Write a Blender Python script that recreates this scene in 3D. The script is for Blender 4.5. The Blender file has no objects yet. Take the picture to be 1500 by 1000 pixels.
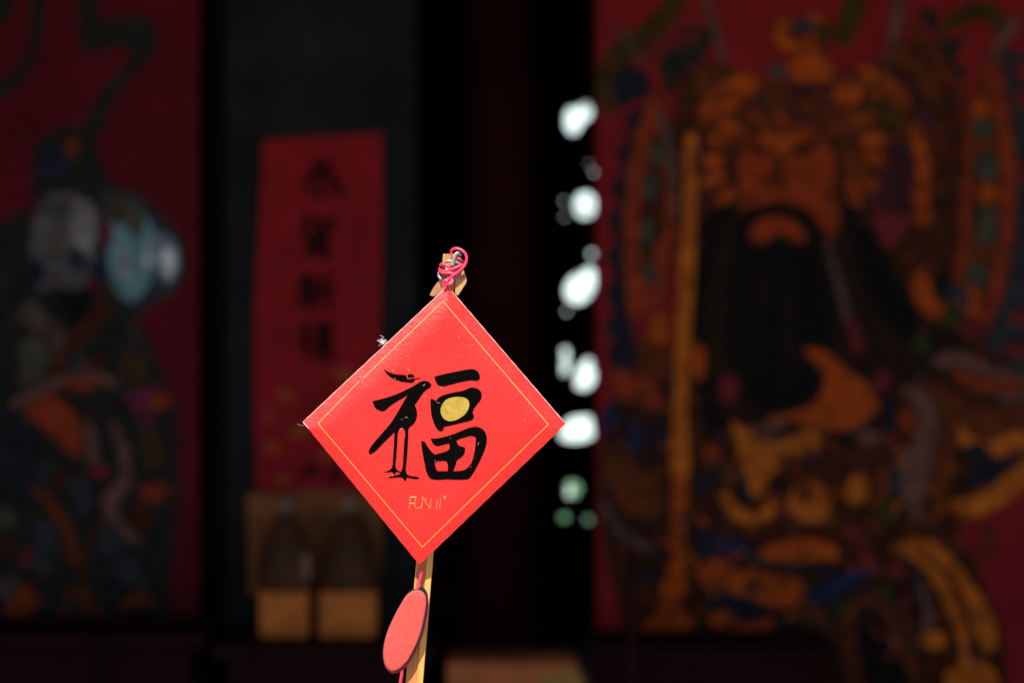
import bpy, bmesh, math, random
from mathutils import Vector, Matrix
from mathutils.geometry import tessellate_polygon
random.seed(7)
SC = bpy.context.scene
C = SC.collection
R = math.radians

# ------------------------------------------------------------------ camera, sky, sun, exposure
CAM_Z = 1.5
FOCAL, SENSOR = 85.0, 36.0
K = SENSOR / FOCAL / 1500.0            # metres per photo pixel per metre of distance
CARD_Y, DOOR_Y, SCREEN_Y = 1.2, 6.2, 12.0
cam = bpy.data.cameras.new('camera')
cam.lens, cam.sensor_width = FOCAL, SENSOR
cam.clip_start, cam.clip_end = 0.05, 2000
cam.dof.use_dof = True
cam.dof.focus_distance = CARD_Y - 0.004
cam.dof.aperture_fstop = 8.8
cam.dof.aperture_blades = 0
co = bpy.data.objects.new('camera', cam); C.objects.link(co)
co.location = (0, 0, CAM_Z); co.rotation_euler = (R(90), 0, 0)
SC.camera = co

SUN_EL, SUN_AZ = R(60), R(-8)          # azimuth from straight behind the camera, minus = to the left
sdir = Vector((math.sin(SUN_AZ) * math.cos(SUN_EL), -math.cos(SUN_AZ) * math.cos(SUN_EL), math.sin(SUN_EL)))
world = bpy.data.worlds.new('World'); SC.world = world; world.use_nodes = True
nt = world.node_tree; nt.nodes.clear()
sky = nt.nodes.new('ShaderNodeTexSky'); sky.sky_type = 'NISHITA'; sky.sun_disc = False
sky.sun_elevation = SUN_EL; sky.sun_rotation = math.atan2(sdir.x, sdir.y)
bg = nt.nodes.new('ShaderNodeBackground'); bg.inputs['Strength'].default_value = 0.05
wo = nt.nodes.new('ShaderNodeOutputWorld')
nt.links.new(sky.outputs[0], bg.inputs[0]); nt.links.new(bg.outputs[0], wo.inputs[0])
sl = bpy.data.lights.new('sun', 'SUN'); sl.energy = 5.0; sl.angle = R(0.5); sl.color = (1, 0.95, 0.88)
so = bpy.data.objects.new('sun', sl); C.objects.link(so)
so.rotation_euler = sdir.to_track_quat('Z', 'Y').to_euler(); so.location = (0, 0, 9)
SC.view_settings.view_transform = 'Standard'; SC.view_settings.look = 'None'
SC.view_settings.exposure = 1.0; SC.view_settings.gamma = 1.0
SC.view_settings.use_curve_mapping = False
SC.cycles.use_denoising = True
SC.cycles.max_bounces = 8

# ------------------------------------------------------------------ helpers
def W(px, py, Y):
    """photo pixel -> point at depth Y (used for measuring sizes off the photograph)"""
    return Vector(((px - 750) * K * Y, Y, CAM_Z - (py - 500) * K * Y))

MATS = {}
def mat(name, col, rough=0.5, var=0.0, scale=8.0, bump=0.0, bscale=200.0, metal=0.0, spec=0.5, sheen=0.0,
        stretch=(1, 1, 1), col2=None, coat=0.0, rot=0.0):
    if name in MATS: return MATS[name]
    m = bpy.data.materials.new(name); m.use_nodes = True
    t = m.node_tree; b = t.nodes['Principled BSDF']
    b.inputs['Roughness'].default_value = rough; b.inputs['Metallic'].default_value = metal
    b.inputs['Specular IOR Level'].default_value = spec
    b.inputs['Coat Weight'].default_value = coat
    if sheen: b.inputs['Sheen Weight'].default_value = sheen
    b.inputs['Base Color'].default_value = (*col, 1)
    if var or bump:
        tc = t.nodes.new('ShaderNodeTexCoord'); mp = t.nodes.new('ShaderNodeMapping')
        mp.inputs['Scale'].default_value = stretch; mp.inputs['Rotation'].default_value = (0, rot, 0)
        t.links.new(tc.outputs['Object'], mp.inputs[0])
    if var:
        n = t.nodes.new('ShaderNodeTexNoise'); n.inputs['Scale'].default_value = scale
        n.inputs['Detail'].default_value = 6; n.inputs['Roughness'].default_value = 0.62
        t.links.new(mp.outputs[0], n.inputs['Vector'])
        r = t.nodes.new('ShaderNodeValToRGB')
        lo = [c * (1 - var) for c in (col2 or col)] if not col2 else list(col2)
        hi = [min(1, c * (1 + var)) for c in col] if not col2 else list(col)
        r.color_ramp.elements[0].position = 0.32; r.color_ramp.elements[1].position = 0.68
        r.color_ramp.elements[0].color = (*lo, 1); r.color_ramp.elements[1].color = (*hi, 1)
        t.links.new(n.outputs[0], r.inputs[0]); t.links.new(r.outputs[0], b.inputs['Base Color'])
    if bump:
        n2 = t.nodes.new('ShaderNodeTexNoise'); n2.inputs['Scale'].default_value = bscale
        n2.inputs['Detail'].default_value = 4
        bp = t.nodes.new('ShaderNodeBump'); bp.inputs['Strength'].default_value = bump
        bp.inputs['Distance'].default_value = 0.12 / bscale
        t.links.new(mp.outputs[0], n2.inputs['Vector']); t.links.new(n2.outputs[0], bp.inputs['Height'])
        t.links.new(bp.outputs[0], b.inputs['Normal'])
    MATS[name] = m
    return m

def link(name, me, parent=None, smooth=False):
    o = bpy.data.objects.new(name, me); C.objects.link(o)
    if parent: o.parent = parent; o.matrix_parent_inverse = Matrix.Identity(4)
    if smooth:
        for p in me.polygons: p.use_smooth = True
    return o

def empty(name, loc=(0, 0, 0)):
    o = bpy.data.objects.new(name, None); C.objects.link(o); o.location = loc; o.empty_display_size = 0.05
    return o

def tag(o, label=None, cat=None, group=None, kind=None):
    if label: o['label'] = label
    if cat: o['category'] = cat
    if group: o['group'] = group
    if kind: o['kind'] = kind
    return o

class MB:
    """collects geometry in world space; build() links it as one mesh whose origin is its parent's"""
    def __init__(s): s.v, s.f, s.m = [], [], []; s.mats = []
    def mi(s, m):
        if m not in s.mats: s.mats.append(m)
        return s.mats.index(m)
    def add(s, vs, fs, m):
        b = len(s.v); k = s.mi(m)
        s.v += [tuple(v) for v in vs]
        for f in fs: s.f.append([b + i for i in f]); s.m.append(k)
        return s
    def box(s, a, b, m, bevel=0.0):
        bm = bmesh.new(); bmesh.ops.create_cube(bm, size=1)
        c = [(a[i] + b[i]) / 2 for i in range(3)]; d = [abs(b[i] - a[i]) for i in range(3)]
        for v in bm.verts: v.co = Vector((c[0] + v.co.x * d[0], c[1] + v.co.y * d[1], c[2] + v.co.z * d[2]))
        if bevel: bmesh.ops.bevel(bm, geom=bm.edges[:], offset=bevel, segments=2, affect='EDGES', profile=0.5)
        bm.verts.index_update()
        s.add([v.co.copy() for v in bm.verts], [[v.index for v in f.verts] for f in bm.faces], m); bm.free()
        return s
    def tube(s, pts, rad, m, n=8, cap=True):
        pts = [Vector(p) for p in pts]; vs, fs = [], []
        rads = rad if isinstance(rad, (list, tuple)) else [rad] * len(pts)
        prev = None
        for i, p in enumerate(pts):
            t = (pts[min(i + 1, len(pts) - 1)] - pts[max(i - 1, 0)]).normalized()
            if prev is None:
                a = t.orthogonal().normalized()
            else:
                a = (prev - t * prev.dot(t)).normalized()
            prev = a; b = t.cross(a)
            for k in range(n):
                th = 2 * math.pi * k / n
                vs.append(p + (a * math.cos(th) + b * math.sin(th)) * rads[i])
        for i in range(len(pts) - 1):
            for k in range(n):
                fs.append([i * n + k, i * n + (k + 1) % n, (i + 1) * n + (k + 1) % n, (i + 1) * n + k])
        if cap: fs += [list(range(n))[::-1], [(len(pts) - 1) * n + k for k in range(n)]]
        return s.add(vs, fs, m)
    def lathe(s, prof, c, m, n=24):
        vs, fs = [], []
        for r, z in prof:
            for k in range(n):
                th = 2 * math.pi * k / n
                vs.append((c[0] + r * math.cos(th), c[1] + r * math.sin(th), c[2] + z))
        for i in range(len(prof) - 1):
            for k in range(n):
                fs.append([i * n + k, i * n + (k + 1) % n, (i + 1) * n + (k + 1) % n, (i + 1) * n + k])
        fs += [list(range(n))[::-1], [(len(prof) - 1) * n + k for k in range(n)]]
        return s.add(vs, fs, m)
    def slab(s, loops, to3, depth, m, nrm=Vector((0, -1, 0))):
        """flat outline (loops[0]) with holes, raised by depth along nrm, with side walls"""
        tri = tessellate_polygon([[Vector((x, -y, 0)) for x, y in l] for l in loops])
        flat = [p for l in loops for p in l]
        fr = [to3(x, y) + nrm * depth for x, y in flat]; bk = [to3(x, y) for x, y in flat]
        n = len(flat); fs = []
        for t in tri:
            a, b, c = (fr[i] for i in t)
            t = list(t)
            if (b - a).cross(c - a).dot(nrm) < 0: t = t[::-1]
            fs.append(t); fs.append([i + n for i in t[::-1]])
        st = 0
        for l in loops:
            k = len(l)
            for i in range(k):
                j = (i + 1) % k
                fs.append([st + i, st + j, n + st + j, n + st + i])
            st += k
        return s.add(fr + bk, fs, m)
    def build(s, name, parent=None, smooth=False):
        me = bpy.data.meshes.new(name)
        off = Vector(parent.matrix_world.translation) if parent else Vector((0, 0, 0))
        if parent:
            off = Vector((0, 0, 0)); q = parent
            while q: off += q.location; q = q.parent
        me.from_pydata([tuple(Vector(v) - off) for v in s.v], [], s.f)
        for m in s.mats: me.materials.append(m)
        me.polygons.foreach_set('material_index', s.m); me.update()
        return link(name, me, parent, smooth)

def smooth_loop(pts, step=4.0, closed=True, corner=58):
    """Catmull-Rom through the points; sharp turns stay sharp"""
    n = len(pts); P = [Vector(p[:2]) for p in pts]; out = []
    def tang(i):
        if not closed and i in (0, n - 1): return Vector((0, 0))
        a, b, c = P[i - 1], P[i], P[(i + 1) % n]
        d1, d2 = b - a, c - b
        if d1.length < 1e-9 or d2.length < 1e-9: return Vector((0, 0))
        if math.degrees(d1.angle(d2)) > corner: return Vector((0, 0))
        return (d1.normalized() + d2.normalized()).normalized()
    for i in range(n if closed else n - 1):
        a, b = P[i], P[(i + 1) % n]; L = (b - a).length
        k = max(1, min(12, int(L / step)))
        ta, tb = tang(i) * L, tang((i + 1) % n) * L
        for q in range(k):
            t = q / k
            out.append(tuple((2*t**3 - 3*t*t + 1) * a + (t**3 - 2*t*t + t) * ta + (-2*t**3 + 3*t*t) * b + (t**3 - t*t) * tb))
    if not closed: out.append(tuple(P[-1]))
    return out

def cr3(pts, k=6):
    """Catmull-Rom in 3D, open"""
    P = [Vector(p) for p in pts]; P = [2*P[0] - P[1]] + P + [2*P[-1] - P[-2]]; out = []
    for i in range(1, len(P) - 2):
        a, b, c, d = P[i-1:i+3]
        for q in range(k):
            t = q / k
            out.append(0.5 * (2*b + (c - a)*t + (2*a - 5*b + 4*c - d)*t*t + (3*b - a - 3*c + d)*t**3))
    out.append(P[-2]); return out

def ell(cx, cy, rx, ry, rot=0, n=20):
    c, s = math.cos(R(rot)), math.sin(R(rot)); o = []
    for k in range(n):
        th = 2 * math.pi * k / n; x, y = rx * math.cos(th), ry * math.sin(th)
        o.append((cx + x*c - y*s, cy + x*s + y*c))
    return o

def band(pts, w):
    """outline of a brush band along a polyline; w a width or a list of widths"""
    P = [Vector(p) for p in smooth_loop(pts, 8, closed=False, corner=120)]; n = len(P); l, r = [], []
    for i, p in enumerate(P):
        t = (P[min(i+1, n-1)] - P[max(i-1, 0)]).normalized(); q = Vector((-t.y, t.x))
        if isinstance(w, (list, tuple)):
            f = i / (n - 1) * (len(w) - 1); k = min(int(f), len(w) - 2); ww = w[k] + (w[k+1] - w[k]) * (f - k)
        else: ww = w
        l.append(tuple(p + q * ww / 2)); r.append(tuple(p - q * ww / 2))
    return l + r[::-1]

# ------------------------------------------------------------------ the setting: ground, yard, hall
PAVE = mat('stone_paving', (.20, .18, .155), .8, .25, 3, .3, 40)
g = MB(); g.add([(-400, -400, 0), (400, -400, 0), (400, 400, 0), (-400, 400, 0)], [[0, 1, 2, 3]], PAVE)
tag(g.build('ground'), kind='structure')
DARKWALL = mat('dark_grey_wall', (.015, .0165, .019), .85, .35, 5, .2, 60, spec=.08)  # even very dark grey
SHADEDARK = mat('shade_dark_timber', (.018, .017, .018), .8, .4, 9, spec=.08)  # near-black colour keeps the recess and hall interior in shade
DARKRED = mat('dark_red_timber', (.05, .006, .009), .7, .4, 7, spec=.08)  # even dark red
TILEROOF = mat('roof_clay', (.22, .09, .05), .7, .3, 6)
f = MB(); f.box((-6, 2.6, 0.0), (6, 12.3, 0.12), mat('hall_floor_stone', (.10, .095, .09), .6, .3, 4), .01)
tag(f.build('hall_floor'), kind='structure')

hall = empty('temple_hall', (0, DOOR_Y, 0.12))
tag(hall, 'dark temple hall with shaded porch and near black front', 'temple')
def hx(px): return (px - 750) * K * DOOR_Y
def hz(py): return CAM_Z - (py - 500) * K * DOOR_Y
Z0 = 0.12
# wide pillar that carries the red scroll
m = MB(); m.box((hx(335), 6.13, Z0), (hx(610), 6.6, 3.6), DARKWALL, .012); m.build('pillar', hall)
m = MB(); m.box((hx(288), 6.42, Z0), (hx(336), 6.62, 3.6), SHADEDARK, .004); m.build('door_jamb', hall)
m = MB(); m.box((-6, 6.05, 2.9), (6, 6.7, 4.0), SHADEDARK, .01); m.build('lintel', hall)
m = MB(); m.box((-6, 6.3, Z0), (hx(-330), 6.62, 2.897), DARKRED); m.build('wall', hall)
m = MB(); m.box((hx(1640), 6.3, Z0), (6, 6.62, 2.897), DARKRED); m.build('wall', hall)
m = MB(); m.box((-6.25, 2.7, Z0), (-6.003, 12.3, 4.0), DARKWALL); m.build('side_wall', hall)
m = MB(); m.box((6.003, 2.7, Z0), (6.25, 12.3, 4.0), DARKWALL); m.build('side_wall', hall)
# roof: two slopes over the hall and a porch roof in front
r = MB()
def slope(y0, z0, y1, z1, th=.18):
    r.add([(-6.6, y0, z0), (6.6, y0, z0), (6.6, y1, z1), (-6.6, y1, z1), (-6.6, y0, z0+th), (6.6, y0, z0+th), (6.6, y1, z1+th), (-6.6, y1, z1+th)],
          [[0,3,2,1], [4,5,6,7], [0,1,5,4], [1,2,6,5], [2,3,7,6], [3,0,4,7]], TILEROOF)
slope(2.2, 3.05, 6.38, 4.15); slope(6.38, 4.17, 9.3, 5.6); slope(9.305, 5.6, 12.6, 4.05)
r.build('roof', hall)
m = MB(); m.box((-6, 6.705, 3.85), (6, 12.0, 3.95), SHADEDARK); m.build('ceiling', hall)
for i in range(9):
    m = MB(); x = -5.6 + i * 1.4
    m.add([(x-.05, 2.3, 2.93), (x+.05, 2.3, 2.93), (x+.05, 6.04, 3.92), (x-.05, 6.04, 3.92), (x-.05, 2.3, 3.06), (x+.05, 2.3, 3.06), (x+.05, 6.04, 4.05), (x-.05, 6.04, 4.05)],
          [[0,3,2,1], [4,5,6,7], [0,1,5,4], [1,2,6,5], [2,3,7,6], [3,0,4,7]], DARKRED); m.build('rafter', hall)
for x in (-5.2, -2.6, 2.6, 5.2):
    m = MB(); m.lathe([(.24, 0), (.25, .06), (.2, .1), (.17, .14), (.165, 2.8), (.19, 2.84), (.19, 2.86)], (x, 2.75, Z0), DARKRED); m.build('porch_column', hall, True)
m = MB(); m.lathe([(.20, 0), (.20, .08), (.125, .1), (.12, 3.7)], (W(730, 500, 7.4).x, 7.4, Z0), mat('deep_red_column', (.11, .012, .018), .7, .3, 5, spec=.1)); m.build('inner_column', hall, True)
# back wall with an opening for the added screen
SX0, SX1 = W(806, 0, SCREEN_Y).x, W(965, 0, SCREEN_Y).x
SZ0, SZ1 = W(0, 812, SCREEN_Y).z, W(0, 112, SCREEN_Y).z
m = MB()
m.box((-6, 12, Z0), (SX0, 12.25, 3.98), SHADEDARK); m.box((SX1, 12, Z0), (6, 12.25, 3.98), SHADEDARK)
m.box((SX0 + .001, 12, Z0), (SX1 - .001, 12.25, SZ0), SHADEDARK); m.box((SX0 + .001, 12, SZ1), (SX1 - .001, 12.25, 3.98), SHADEDARK)
m.build('back_wall', hall)

# added screen in the back wall, its holes shaped as the spots of light
holes = [
    [(829,168),(835,157),(846,160),(855,151),(865,153),(865,171),(857,178),(850,186),(845,195),(836,197),(830,190)],
    ell(870, 253, 2.6, 2.6, 0, 8),
    [(841,298),(848,285),(861,282),(871,291),(872,309),(865,318),(851,319),(843,311)],
    ell(867, 372, 4.5, 4.5, 0, 8), ell(830, 456, 2.6, 2.6, 0, 8), ell(827, 318, 2, 2, 0, 8), ell(826, 295, 2, 2.5, 0, 8), ell(862, 240, 2, 2, 0, 8),
    [(828,425),(838,406),(852,398),(865,391),(872,401),(870,424),(861,436),(848,444),(833,439)],
    [(823,511),(832,510),(834,543),(824,549)], [(849,537),(861,524),(869,531),(867,563),(855,570),(843,566)],
    [(823,627),(838,612),(865,610),(869,638),(860,643),(831,645),(821,641)],
    [(829,706),(844,703),(851,715),(845,727),(830,727)],
    [(820,753),(831,751),(833,761),(820,761)], [(856,755),(866,757),(866,765),(857,765)],
]
more = []
for h in holes[:]:
    if len(h) == 8 and h[0][0] > 860: continue
    more.append([(1760 - x, y) for x, y in h][::-1])
loops = [[(800, 106), (971, 106), (971, 818), (800, 818)]] + [h if len(h) == 8 else smooth_loop(h, 4) for h in holes + more]
sc = MB(); sc.slab(loops, lambda x, y: W(x, y, SCREEN_Y), .035, SHADEDARK)
scr = sc.build('added_light_screen')
for v in scr.data.vertices: v.co.y -= .004
tag(scr, 'added dark screen with openings shaped to make the light spots', 'screen')

# the yard behind the hall: added bright wall standing in for sky, and a shrub
m = MB(); m.box((-14, 19, 0), (14, 19.3, 5.2), mat('sky_bright_white', (.70, .88, .90), .9, .06, 2, .2, 30), .02)
m.box((-14.2, 18.85, 5.202), (14.2, 19.45, 5.4), TILEROOF, .02)
tag(m.build('added_bright_wall'), 'added pale wall standing in for bright sky behind the screen', 'wall')
LEAF = mat('shrub_leaf', (.10, .26, .13), .5, .4, 5)
sh = empty('shrub', (1.0, 16.2, 0)); tag(sh, 'sunlit green shrub behind the lowest screen openings', 'shrub')
lm = MB(); tr = MB()
for i in range(2200):
    th = random.uniform(0, 6.283); rr = math.sqrt(random.random()); zz = random.uniform(.12, 1)
    p = Vector((.75 + 1.25*rr*math.cos(th)*math.sqrt(1.05 - zz*zz*.8), 16.2 + .5*rr*math.sin(th), .62*zz + random.uniform(-.03, .04)))
    a = Vector((random.uniform(-1,1), random.uniform(-1,1), random.uniform(-.3,1))).normalized(); b = a.orthogonal().normalized(); c = a.cross(b)
    L, w = random.uniform(.05, .09), random.uniform(.018, .03)
    lm.add([p, p + b*L*.5 + c*w, p + b*L, p + b*L*.5 - c*w], [[0, 1, 2, 3]], LEAF)
for i in range(9):
    x = -.1 + i * .27; tr.tube([(x, 16.2, 0), (x + random.uniform(-.1,.1), 16.2, .3), (x + random.uniform(-.15,.15), 16.2 + random.uniform(-.1,.1), .55)], [.012, .008, .003], mat('twig', (.1,.07,.04), .8), 5)
tag(lm.build('foliage', sh), kind='stuff'); tr.build('stem', sh)

gt = empty('garden_tree', (1.9, 15.4, 0)); tag(gt, 'sparse leafy tree before the added pale wall, glimpsed through the added screen', 'tree')
lm = MB(); tr = MB(); BARK = mat('twig', (.1,.07,.04), .8)
tr.tube([(1.9, 15.4, 0), (1.85, 15.42, 1.2), (1.7, 15.4, 2.2), (1.5, 15.38, 3.4)], [.06, .05, .035, .012], BARK, 7)
rn = random.Random(11)
for i in range(16):
    z = .9 + i * .16; a = Vector((1.75 - .12 * i / 16, 15.4, z)); e = a + Vector((rn.uniform(-1.75, -1.15) if i % 5 else rn.uniform(.5, 1.2), rn.uniform(-.3, .3), rn.uniform(-.1, .6)))
    md = a.lerp(e, .5) + Vector((0, 0, .08)); tr.tube([a, md, e], [.014, .009, .003], BARK, 5)
    for k in range(75):
        p = (a.lerp(md, rn.random()) if rn.random() < .4 else md.lerp(e, rn.random())) + Vector((rn.uniform(-.07, .07), rn.uniform(-.07, .07), rn.uniform(-.07, .07)))
        u = Vector((rn.uniform(-1, 1), rn.uniform(-1, 1), rn.uniform(-1, .3))).normalized(); b = u.orthogonal().normalized(); L, w = rn.uniform(.04, .08), rn.uniform(.012, .022)
        lm.add([p, p + u*L*.5 + b*w, p + u*L, p + u*L*.5 - b*w], [[0, 1, 2, 3]], mat('tree_leaf', (.045, .10, .05), .5, .4, 5))
tr.build('trunk', gt); tag(lm.build('crown', gt), kind='stuff')

# ------------------------------------------------------------------ painted door leaves
PAL = dict(
    red=(.235, .013, .018), orange=(.50, .082, .008), gold=(.64, .16, .014), skin=(.36, .048, .011), brown=(.068, .016, .006),
    dbrown=(.035, .012, .006), olive=(.065, .035, .008), dgreen=(.020, .026, .020), green=(.038, .05, .009), navy=(.015, .016, .030),
    blue=(.018, .026, .075), purple=(.070, .016, .030), pinkgrey=(.19, .085, .070), black=(.006, .005, .005), teal=(.075, .072, .055),
    verm=(.31, .042, .015), rose=(.20, .022, .030), umber=(.15, .034, .010), greyb=(.11, .068, .055), steel=(.032, .038, .048),
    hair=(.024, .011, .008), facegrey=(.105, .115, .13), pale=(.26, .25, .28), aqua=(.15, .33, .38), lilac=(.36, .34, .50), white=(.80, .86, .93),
    magenta=(.16, .022, .065), dgrey=(.018, .020, .019))
SOFT = {'orange', 'gold', 'skin', 'verm', 'pinkgrey', 'white', 'lilac', 'aqua', 'pale', 'facegrey', 'umber', 'rose', 'blue', 'teal'}
def grow(l, d):
    n = len(l); A = sum(l[i-1][0]*l[i][1] - l[i][0]*l[i-1][1] for i in range(n)); sg = 1 if A > 0 else -1; o = []
    for i in range(n):
        t = Vector(l[(i+1) % n]) - Vector(l[i-1])
        if t.length < 1e-6: o.append(l[i]); continue
        t.normalize(); o.append((l[i][0] + t.y * d * sg, l[i][1] - t.x * d * sg))
    return o
def paint(n):
    if n.endswith('_edge'):
        c = tuple(.42 * a + .58 * b for a, b in zip(PAL[n[:-5]], PAL['dbrown']))
    else: c = PAL[n]
    return mat('paint_' + n, tuple(x * 1.25 for x in c), .6, 1, 24, .15, 50, spec=.06, col2=tuple(x * .42 + .003 for x in c))

class Painting:
    """stacks flat paint shapes on a door: each sits 0.4 mm above whatever it overlaps"""
    def __init__(s, door, base_y, dx=0, dy=0): s.door, s.y, s.bb, s.parts = door, base_y, [], {}
    def shape(s, part, colour, pts, raw=False):
        l = pts if raw else smooth_loop(pts, 6)
        if colour in SOFT and part not in ('staff', 'drape', 'painted_glare'): s.shape(part, colour + '_edge', grow(l, 4.5), True)   # darker wash round the colour
        xs, ys = [p[0] for p in l], [p[1] for p in l]; b = (min(xs), min(ys), max(xs), max(ys))
        lev = 1 + max([k for (x0, y0, x1, y1, k) in s.bb if x0 < b[2] and x1 > b[0] and y0 < b[3] and y1 > b[1]] + [0])
        s.bb.append((*b, lev)); Y = s.y - .0004 * lev
        mb = s.parts.setdefault(part, MB())
        mb.slab([l], lambda x, y: W(x, y, DOOR_Y) * 1 + Vector((0, Y - DOOR_Y + .0003, 0)), .0003, paint(colour))
    def build(s, root_name):
        root = s.parts.pop(root_name).build(root_name, s.door)
        for k, mb in s.parts.items():
            o = mb.build(k.split(':')[0], root)
            if k == 'brush_detail': o['kind'] = 'stuff'

def door_leaf(x0, x1, redcol):
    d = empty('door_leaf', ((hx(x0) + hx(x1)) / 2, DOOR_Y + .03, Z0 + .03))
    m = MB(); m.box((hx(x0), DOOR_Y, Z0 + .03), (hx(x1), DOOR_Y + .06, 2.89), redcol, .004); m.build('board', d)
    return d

# right leaf: bearded warrior in gold armour
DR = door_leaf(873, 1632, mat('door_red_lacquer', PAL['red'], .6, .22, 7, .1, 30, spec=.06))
tag(DR, 'crimson door leaf painted with a long bearded warrior in gold armour', 'door')
P = Painting(DR, DOOR_Y)
S = P.shape
B = 'painted_robe'
S(B, 'brown', [(985,170),(1000,110),(1060,95),(1100,115),(1150,125),(1220,120),(1280,90),(1330,60),(1375,90),(1405,150),(1420,300),(1410,420),(1440,480),(1500,520),(1560,560),(1570,660),(1500,700),(1440,760),(1400,770),(1430,830),(1468,930),(1475,1040),(1180,1050),(930,1040),(915,960),(905,880),(885,800),(880,640),(915,560),(985,560),(1000,400),(985,280)])
S(B, 'hair', [(1030,330),(1085,305),(1230,305),(1275,335),(1310,400),(1370,440),(1420,500),(1380,540),(1330,560),(1290,625),(1230,655),(1080,640),(1035,640),(1008,560),(1014,420)])
S('ribbon:1', 'olive', band([(995,-30),(985,10),(945,55),(905,85),(885,130),(898,170)], [34,34,36,40,30,14]), True)
S('ribbon:2', 'dgreen', [(985,48),(1010,38),(1045,45),(1048,62),(1015,75),(985,95),(960,105),(968,85),(1000,66)])
S('ribbon:3', 'rose', band([(948,80),(975,65),(1020,55)], [14,16,6]), True)
S('ribbon:4', 'dgreen', [(965,100),(1010,70),(1040,62),(1035,82),(1000,110),(985,140),(970,140),(972,118)])
S('ribbon:5', 'rose', [(912,125),(935,115),(930,130),(910,140)])
S('ribbon:6', 'navy', [(900,110),(925,98),(950,112),(958,135),(930,150),(905,160),(898,135)])
S('ribbon:7', 'olive', band([(1385,45),(1410,22),(1445,18),(1470,40),(1465,75)], [20,28,30,28,14]), True)
S('ribbon:8', 'dgreen', [(1340,20),(1360,12),(1375,25),(1372,55),(1425,58),(1405,72),(1400,90),(1420,105),(1410,118),(1390,105),(1378,75),(1362,45)])
S('ribbon:9', 'olive', band([(1255,-10),(1245,30),(1235,70)], [40,36,12]), True)
S('ribbon:10', 'pinkgrey', band([(1320,-10),(1312,40),(1300,95)], [12,9,6]), True)
S('ribbon:11', 'umber', band([(1335,40),(1375,90),(1410,150)], [10,12,12]), True)
S('ribbon:12', 'pinkgrey', band([(1490,30),(1462,70),(1442,100)], [10,10,6]), True)
S('ribbon:13', 'greyb', band([(1032,-10),(1046,40),(1064,105)], [12,10,7]), True)
S('ribbon:14', 'greyb', band([(910,40),(925,70),(945,100)], [10,9,5]), True)
# tasselled banner, left
zz = [(950,150),(930,220),(921,290),(916,360),(918,440),(930,500),(945,560),(930,610)]
teeth = [(880,612),(905,590),(886,560),(908,545),(884,520),(902,500),(882,480),(900,455),(884,430),(900,405),(886,375),(902,350),(888,320),(906,300),(892,275),(912,250),(900,220),(920,205),(915,170)]
S('banner', 'navy', zz + teeth, True)
S('banner', 'verm', [(957,140),(970,165),(980,250),(985,330),(980,400),(965,445),(945,455),(926,470),(917,400),(915,330),(922,250),(936,190)])
S('banner', 'brown', [(960,185),(974,260),(974,330),(966,385),(946,420),(937,380),(938,300),(948,230)])
for e in ((963,226,9,15),(953,274,10,17),(949,343,9,22),(953,398,9,14)): S('banner', 'teal', ell(*e), True)
S('banner', 'verm', ell(968, 376, 11, 22), True)
S('banner', 'greyb', band([(966,160),(985,240),(990,330)], [12,14,8]), True)
# banner, right
S('banner:2', 'steel', [(1462,75),(1500,78),(1560,90),(1570,520),(1500,560),(1440,505),(1455,470),(1475,420),(1486,300),(1484,200),(1472,110)])
for e in ((1496,105,10,12),(1500,146,9,14),(1497,465,16,10),(1490,512,22,8),(1502,250,7,16)): S('banner:2', 'rose', ell(*e), True)
S('banner:2', 'verm', [(1453,85),(1468,120),(1480,190),(1487,270),(1485,320),(1470,405),(1455,460),(1442,480),(1425,440),(1402,410),(1408,350),(1412,280),(1418,190),(1432,130),(1444,95)])
S('banner:2', 'umber', [(1440,115),(1452,180),(1461,270),(1460,340),(1450,400),(1438,455),(1428,425),(1424,350),(1428,260),(1430,180)])
for e in ((1440,187,14,13),(1446,245,15,20),(1445,330,13,28),(1430,406,13,18)): S('banner:2', 'teal', ell(*e), True)
for e in ((1437,160,10,11),(1445,284,12,12),(1424,443,11,20)): S('banner:2', 'orange', ell(*e), True)
# purple ground behind the helmet frills
S('helmet', 'purple', [(1022,190),(1050,200),(1070,300),(1050,335),(1025,320)])
S('helmet', 'purple', [(1290,195),(1338,198),(1342,300),(1330,330),(1290,335),(1262,300),(1285,240)])
S('helmet', 'olive', [(1255,150),(1290,145),(1330,160),(1335,198),(1290,200),(1262,190)])
S('helmet', 'olive', [(1032,175),(1060,160),(1085,165),(1070,185),(1042,205)])
S('helmet', 'orange', band([(1338,185),(1352,240),(1350,300),(1355,325)], [10,18,16,24]), True)
S('helmet', 'purple', band([(1285,90),(1320,120),(1345,160),(1365,200)], [12,20,20,8]), True)
S('helmet', 'umber', band([(1310,70),(1335,90),(1360,130),(1375,160)], [16,24,22,8]), True)
S('helmet', 'umber', [(1020,100),(1045,95),(1040,130),(1020,145)])
S('helmet', 'orange', [(1025,168),(1040,138),(1070,115),(1100,104),(1112,128),(1095,150),(1060,163),(1032,172)])
S('helmet', 'orange', [(1258,102),(1275,95),(1302,112),(1326,142),(1330,158),(1308,150),(1284,140),(1264,122)])
S('helmet', 'umber', [(1080,215),(1086,165),(1110,140),(1160,125),(1230,132),(1252,160),(1262,215),(1255,290),(1240,300),(1225,225),(1200,198),(1150,192),(1098,205),(1085,280),(1072,280)])
S('helmet', 'orange', ell(1240, 138, 22, 16), True)
S('helmet', 'orange', [(1155,95),(1185,78),(1215,92),(1222,115),(1190,122),(1160,118)])
S('helmet', 'orange', band([(1150,30),(1142,55),(1165,70),(1195,60),(1205,40),(1185,25)], 15), True)
S('helmet', 'steel', ell(1175, 40, 20, 11, -20), True)
S('helmet', 'olive', [(1200,30),(1220,40),(1225,60),(1200,70),(1190,60)])
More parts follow.
